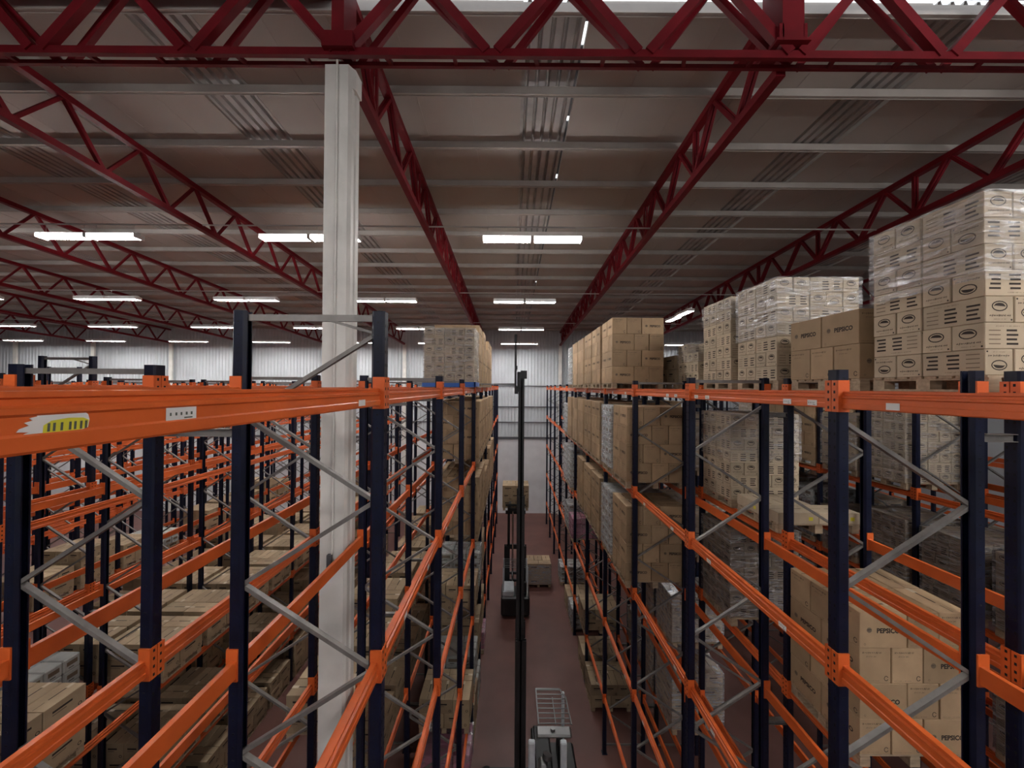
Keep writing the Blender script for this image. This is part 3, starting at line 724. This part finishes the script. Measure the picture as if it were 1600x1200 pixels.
# ------------------------------------------------------------------ cartons -> objects
CN = {'A': 'snack carton', 'B': 'oval-mark carton', 'C': 'kraft carton', 'W': 'white pack', 'D': 'pink pack', 'F': 'flat carton'}
GN = {'A': 'brown snack cartons', 'B': 'cartons with oval marks', 'C': 'plain kraft cartons', 'W': 'white shrink packs', 'D': 'pink shrink packs', 'F': 'flat cartons'}
ALL = globals().get('SELECT_ALL', False)
if KEEP is None:
    def score(c):
        x, y, z = c['p']; l, w, h = DIM[c['kind']]; return -(l*h/(y*y)) if abs(x/y) < 1.4 and abs(z-H)/y < 1.05 else 0
    KEEPSET = set(sorted(range(len(CARTONS)), key=lambda i: score(CARTONS[i]))[:300])
else:
    import itertools
    KEEPSET = set(itertools.accumulate(KEEP))
stock = {}
SLOT = {'A': 0, 'B': 6, 'C': 12, 'F': 18, 'W': 0, 'D': 6}
CFULL = {k: carton_mb(k, False) for k in DIM}
for i, c in enumerate(CARTONS):
    k = c['kind']; box = k in 'ABCF'
    if ALL or i in KEEPSET:
        o = put('carton' if box else 'shrink_pack', CME[k, c['flip']], None, c['p'], c['a'])
        ly, ps, ph = c['lab']
        tag(o, f"{CN[k]} {ly} layer, {ps}, {ph}", 'carton' if box else 'pack', GN[k])
        if ALL: o['ci'] = i
    else:
        b = stock.setdefault(box, MB())
        b.add(CFULL[k] if c['p'][1] < 13 else CLITE[k], Matrix.Translation(c['p']) @ Matrix.Rotation(c['a'], 4, 'Z'), {q: SLOT[k]+q for q in range(6)})
for box, b in stock.items():
    ks = 'ABCF' if box else 'WD'
    tag(b.build('carton_stock' if box else 'pack_stock', [m for k in ks for m in CMATS(k)]), 'remaining brown cartons stacked on the farther and lower rack levels' if box else 'remaining white and pink packs inside the distant loads', 'cartons' if box else 'packs', None, 'stuff')
b = MB(); r = random.Random(4)
lx = (RK['L1'][0]+RK['L1'][1])/2+.05; ly = fy(2)+1.25+.525
b.box(lx-.63, lx+.63, ly-.52, ly-.5, LEV[0]+.075, LEV[0]+.195); b.box(lx+.6, lx+.635, ly-.52, ly+.5, LEV[0]+.09, LEV[0]+.195)
tag(b.build('plastic_sheet', M['blue']), 'blue plastic sheet around the pallet of the wrapped load left of the aisle', 'plastic sheet')
# ------------------------------------------------------------------ reach trucks
t = thing('reach_truck', 'dark reach truck at the bottom of the aisle with its mast raised to roof height', 'forklift', (.22, 9.0, 0))
def part(name, m, fn, parent=None):
    b = MB(); fn(b); return b.build(name, M[m], parent or t)
def rails(x, d, z0, z1, yo, w):
    def f(b):
        for s_ in (-1, 1):
            y = s_*yo; b.box(x-d/2, x+d/2, y-w/2, y-w/2+.02, z0, z1); b.box(x-d/2, x+d/2, y+w/2-.02, y+w/2, z0, z1); b.box(x-.015, x+.015, y-w/2, y+w/2, z0, z1)
        z = z0+.3
        while z < z1: b.box(x-.04, x+.04, -yo, yo, z, z+.08); z += (z1-z0-.5)/2
    return f
part('outer_mast', 'truck', rails(.02, .24, .05, 4.0, .36, .1)); part('middle_mast', 'truck', rails(-.0, .17, 3.4, 7.2, .32, .08)); part('inner_mast', 'truck', rails(-.0, .125, 6.6, H+.2, .28, .07))
part('lift_ram', 'chrome', lambda b: (b.tube((.03, -.2, .1), (.03, -.2, 6.8), .03, 10), b.tube((.03, .2, .1), (.03, .2, 6.8), .03, 10)))
part('carriage', 'truck', lambda b: (b.box(-.16, -.08, -.4, .4, H-.15, H+.02), b.box(-.16, -.1, -.4, .4, H+.4, H+.48), b.box(-.1, .02, -.3, .3, H-.1, H+.35), b.box(-.02, .12, -.25, .25, H+.2, H+.38)))
part('load_backrest', 'truck', lambda b: ([b.box(-.16, -.12, -.45+.128*i, -.43+.128*i, H+.02, H+1.12) for i in range(8)], b.box(-.17, -.11, -.46, .47, H+1.1, H+1.18)))
for s_ in (-.22, .22): part('fork', 'steel', lambda b: (b.prism([(-.12, H+.3), (-.16, H+.3), (-.16, H+.09), (-.95, H+.075), (-.95, H+.06), (-.12, H+.04)], 1, s_-.05, s_+.05)))
part('chassis', 'truck', lambda b: (b.chbox(.3, 1.35, -.75, .65, .12, .85, .05), b.chbox(.3, .75, -.7, .6, .85, 1.25, .04)))
part('battery_cover', 'seat', lambda b: b.chbox(.36, .72, -.66, .56, 1.25, 1.31, .02))
for s_ in (-.62, .55): part('support_leg', 'truck', lambda b: b.chbox(-.9, .35, s_-.06, s_+.06, .06, .24, .02))
for (x, y) in ((-.78, -.62), (-.78, .55), (1.05, -.05)): part('wheel', 'rubber', lambda b: b.tube((x, y-.055, .13), (x, y+.055, .13), .13, 18))
def guard(b):
    for i in range(8):
        y = -.42+i*.135; b.tube((.42, y, 2.2), (1.13-.02*max(0, i-5)**2, y, 2.2), .011, 6)
    b.tube((.42, -.45, 2.2), (.42, .56, 2.2), .016, 6); b.tube((1.15, -.45, 2.2), (1.12, .3, 2.2), .016, 6); b.tube((1.12, .3, 2.2), (1.0, .56, 2.2), .016, 6); b.tube((1.0, .56, 2.2), (.42, .56, 2.2), .016, 6)
    b.tube((.8, -.45, 2.195), (.8, .3, 2.195), .011, 6)
part('overhead_guard', 'steel', guard)
part('guard_header', 'steel', lambda b: (b.chbox(.36, 1.12, -.72, -.46, 2.12, 2.2, .03), b.tube((.72, -.6, 2.2), (.72, -.6, 2.26), .05, 12)))
for (x, w) in ((.18, .14), (.86, .13)): part('guard_pillar', 'truckw', lambda b: b.chbox(x, x+w, -.86, -.74, .85, 2.16, .02))
part('guard_pillar', 'truckw', lambda b: b.chbox(1.05, 1.12, .45, .53, .85, 2.18, .02))
part('seat', 'seat', lambda b: (b.chbox(.5, .95, -.3, .2, .85, 1.05, .05), b.chbox(.88, 1.0, -.3, .2, 1.0, 1.6, .04)))
part('steering_console', 'steel', lambda b: (b.chbox(.42, .62, -.7, -.4, 1.3, 1.5, .05), b.tube((.6, -.5, 1.5), (.62, -.48, 1.58), .1, 16)))
t = thing('reach_truck', 'far reach truck in the aisle lifting a brown load on its mast', 'forklift', (.2, 17.2, 0))
def mast2(x0, x1, z0, z1, w):
    def f(b):
        for x in (x0, x1):
            b.box(x-w/2, x+w/2, -.1, -.08, z0, z1); b.box(x-w/2, x+w/2, .08, .1, z0, z1); b.box(x-.012, x+.012, -.1, .1, z0, z1)
        for z in (z0+.2, (z0+z1)/2, z1-.15): b.box(x0, x1, -.05, .05, z, z+.1)
    return f
part('outer_mast', 'truck', mast2(-.42, .42, .05, 2.6, .14)); part('inner_mast', 'truck', mast2(-.3, .3, .8, 4.3, .11))
for x in (-.12, .12): part('lift_ram', 'chrome', lambda b: b.tube((x, -.02, .3), (x, -.02, 4.1), .04, 10))
part('carriage', 'truck', lambda b: (b.box(-.45, .45, .1, .16, 3.95, 4.1), b.box(-.45, .45, .1, .16, 4.3, 4.38)))
for x in (-.25, .25): part('fork', 'steel', lambda b: b.prism([(.16, 4.5), (.2, 4.5), (.2, 4.05), (1.3, 4.03), (1.3, 4.0), (.16, 4.0)], 0, x-.05, x+.05))
part('chassis', 'truck', lambda b: (b.chbox(-.6, .6, -1.15, -.15, .1, .9, .06),)); part('battery_cover', 'truckw', lambda b: b.chbox(-.55, -.05, -1.1, -.25, .9, 1.15, .04))
part('seat', 'seat', lambda b: (b.chbox(.05, .5, -.95, -.5, .9, 1.1, .05), b.chbox(.05, .5, -1.05, -.95, 1.0, 1.5, .04)))
for x in (-.55, .55): part('support_leg', 'truck', lambda b: b.chbox(x-.07, x+.07, -.2, 1.3, .06, .22, .02))
for (x, y) in ((-.55, 1.15), (.55, 1.15), (0, -.9)): part('wheel', 'rubber', lambda b: b.tube((x-.06, y, .14), (x+.06, y, .14), .14, 16))
def guard2(b):
    for i in range(6): b.tube((-.5, -1.05+.16*i, 2.1), (.5, -1.05+.16*i, 2.1), .012, 6)
    for x in (-.5, .5): b.tube((x, -1.07, 2.1), (x, -.2, 2.1), .02, 6)
part('overhead_guard', 'steel', guard2)
for (x, y) in ((-.5, -1.05), (.5, -1.05), (-.5, -.2), (.5, -.2)): part('guard_pillar', 'truckw', lambda b: b.bar((x, y, .85), (x, y, 2.1), .06, .06))
pallet(.2, 17.95, 4.055, 1.16, .98, 'wooden pallet raised on the far reach truck')
for j in range(3):
    for q, (x, y, tn) in enumerate(layer('C', j % 2)[0]):
        o = put('carton', CME['C', False], None, (.2-.6+x, 17.95-.5+y, 4.055+.137+j*.33), math.pi/2 if tn else 0)
        tag(o, f'kraft carton raised on the far truck, {ORD[j]} layer, {ORD[q]} of five', 'carton', GN['C'])
# ------------------------------------------------------------------ world, camera, view
w = bpy.data.worlds.new('sky'); sc.world = w; w.use_nodes = True
w.node_tree.nodes['Background'].inputs[0].default_value = (.92, .97, 1, 1); w.node_tree.nodes['Background'].inputs[1].default_value = .8
cam = bpy.data.cameras.new('camera'); co = bpy.data.objects.new('camera', cam); COL.objects.link(co)
cam.sensor_width = 36; cam.lens = 13.5; cam.clip_start = .02
co.matrix_world = Matrix.Translation((0, 0, H)) @ Matrix.Rotation(math.radians(90.48), 4, 'X') @ Matrix.Rotation(math.radians(.4), 4, 'Z')
sc.camera = co
sc.view_settings.view_transform = 'Standard'; sc.view_settings.look = 'None'; sc.view_settings.gamma = 1; sc.view_settings.use_curve_mapping = False
sc.view_settings.exposure = 1.4
sc.cycles.use_denoising = True; sc.cycles.max_bounces = 8; sc.cycles.diffuse_bounces = 2; sc.cycles.transparent_max_bounces = 24
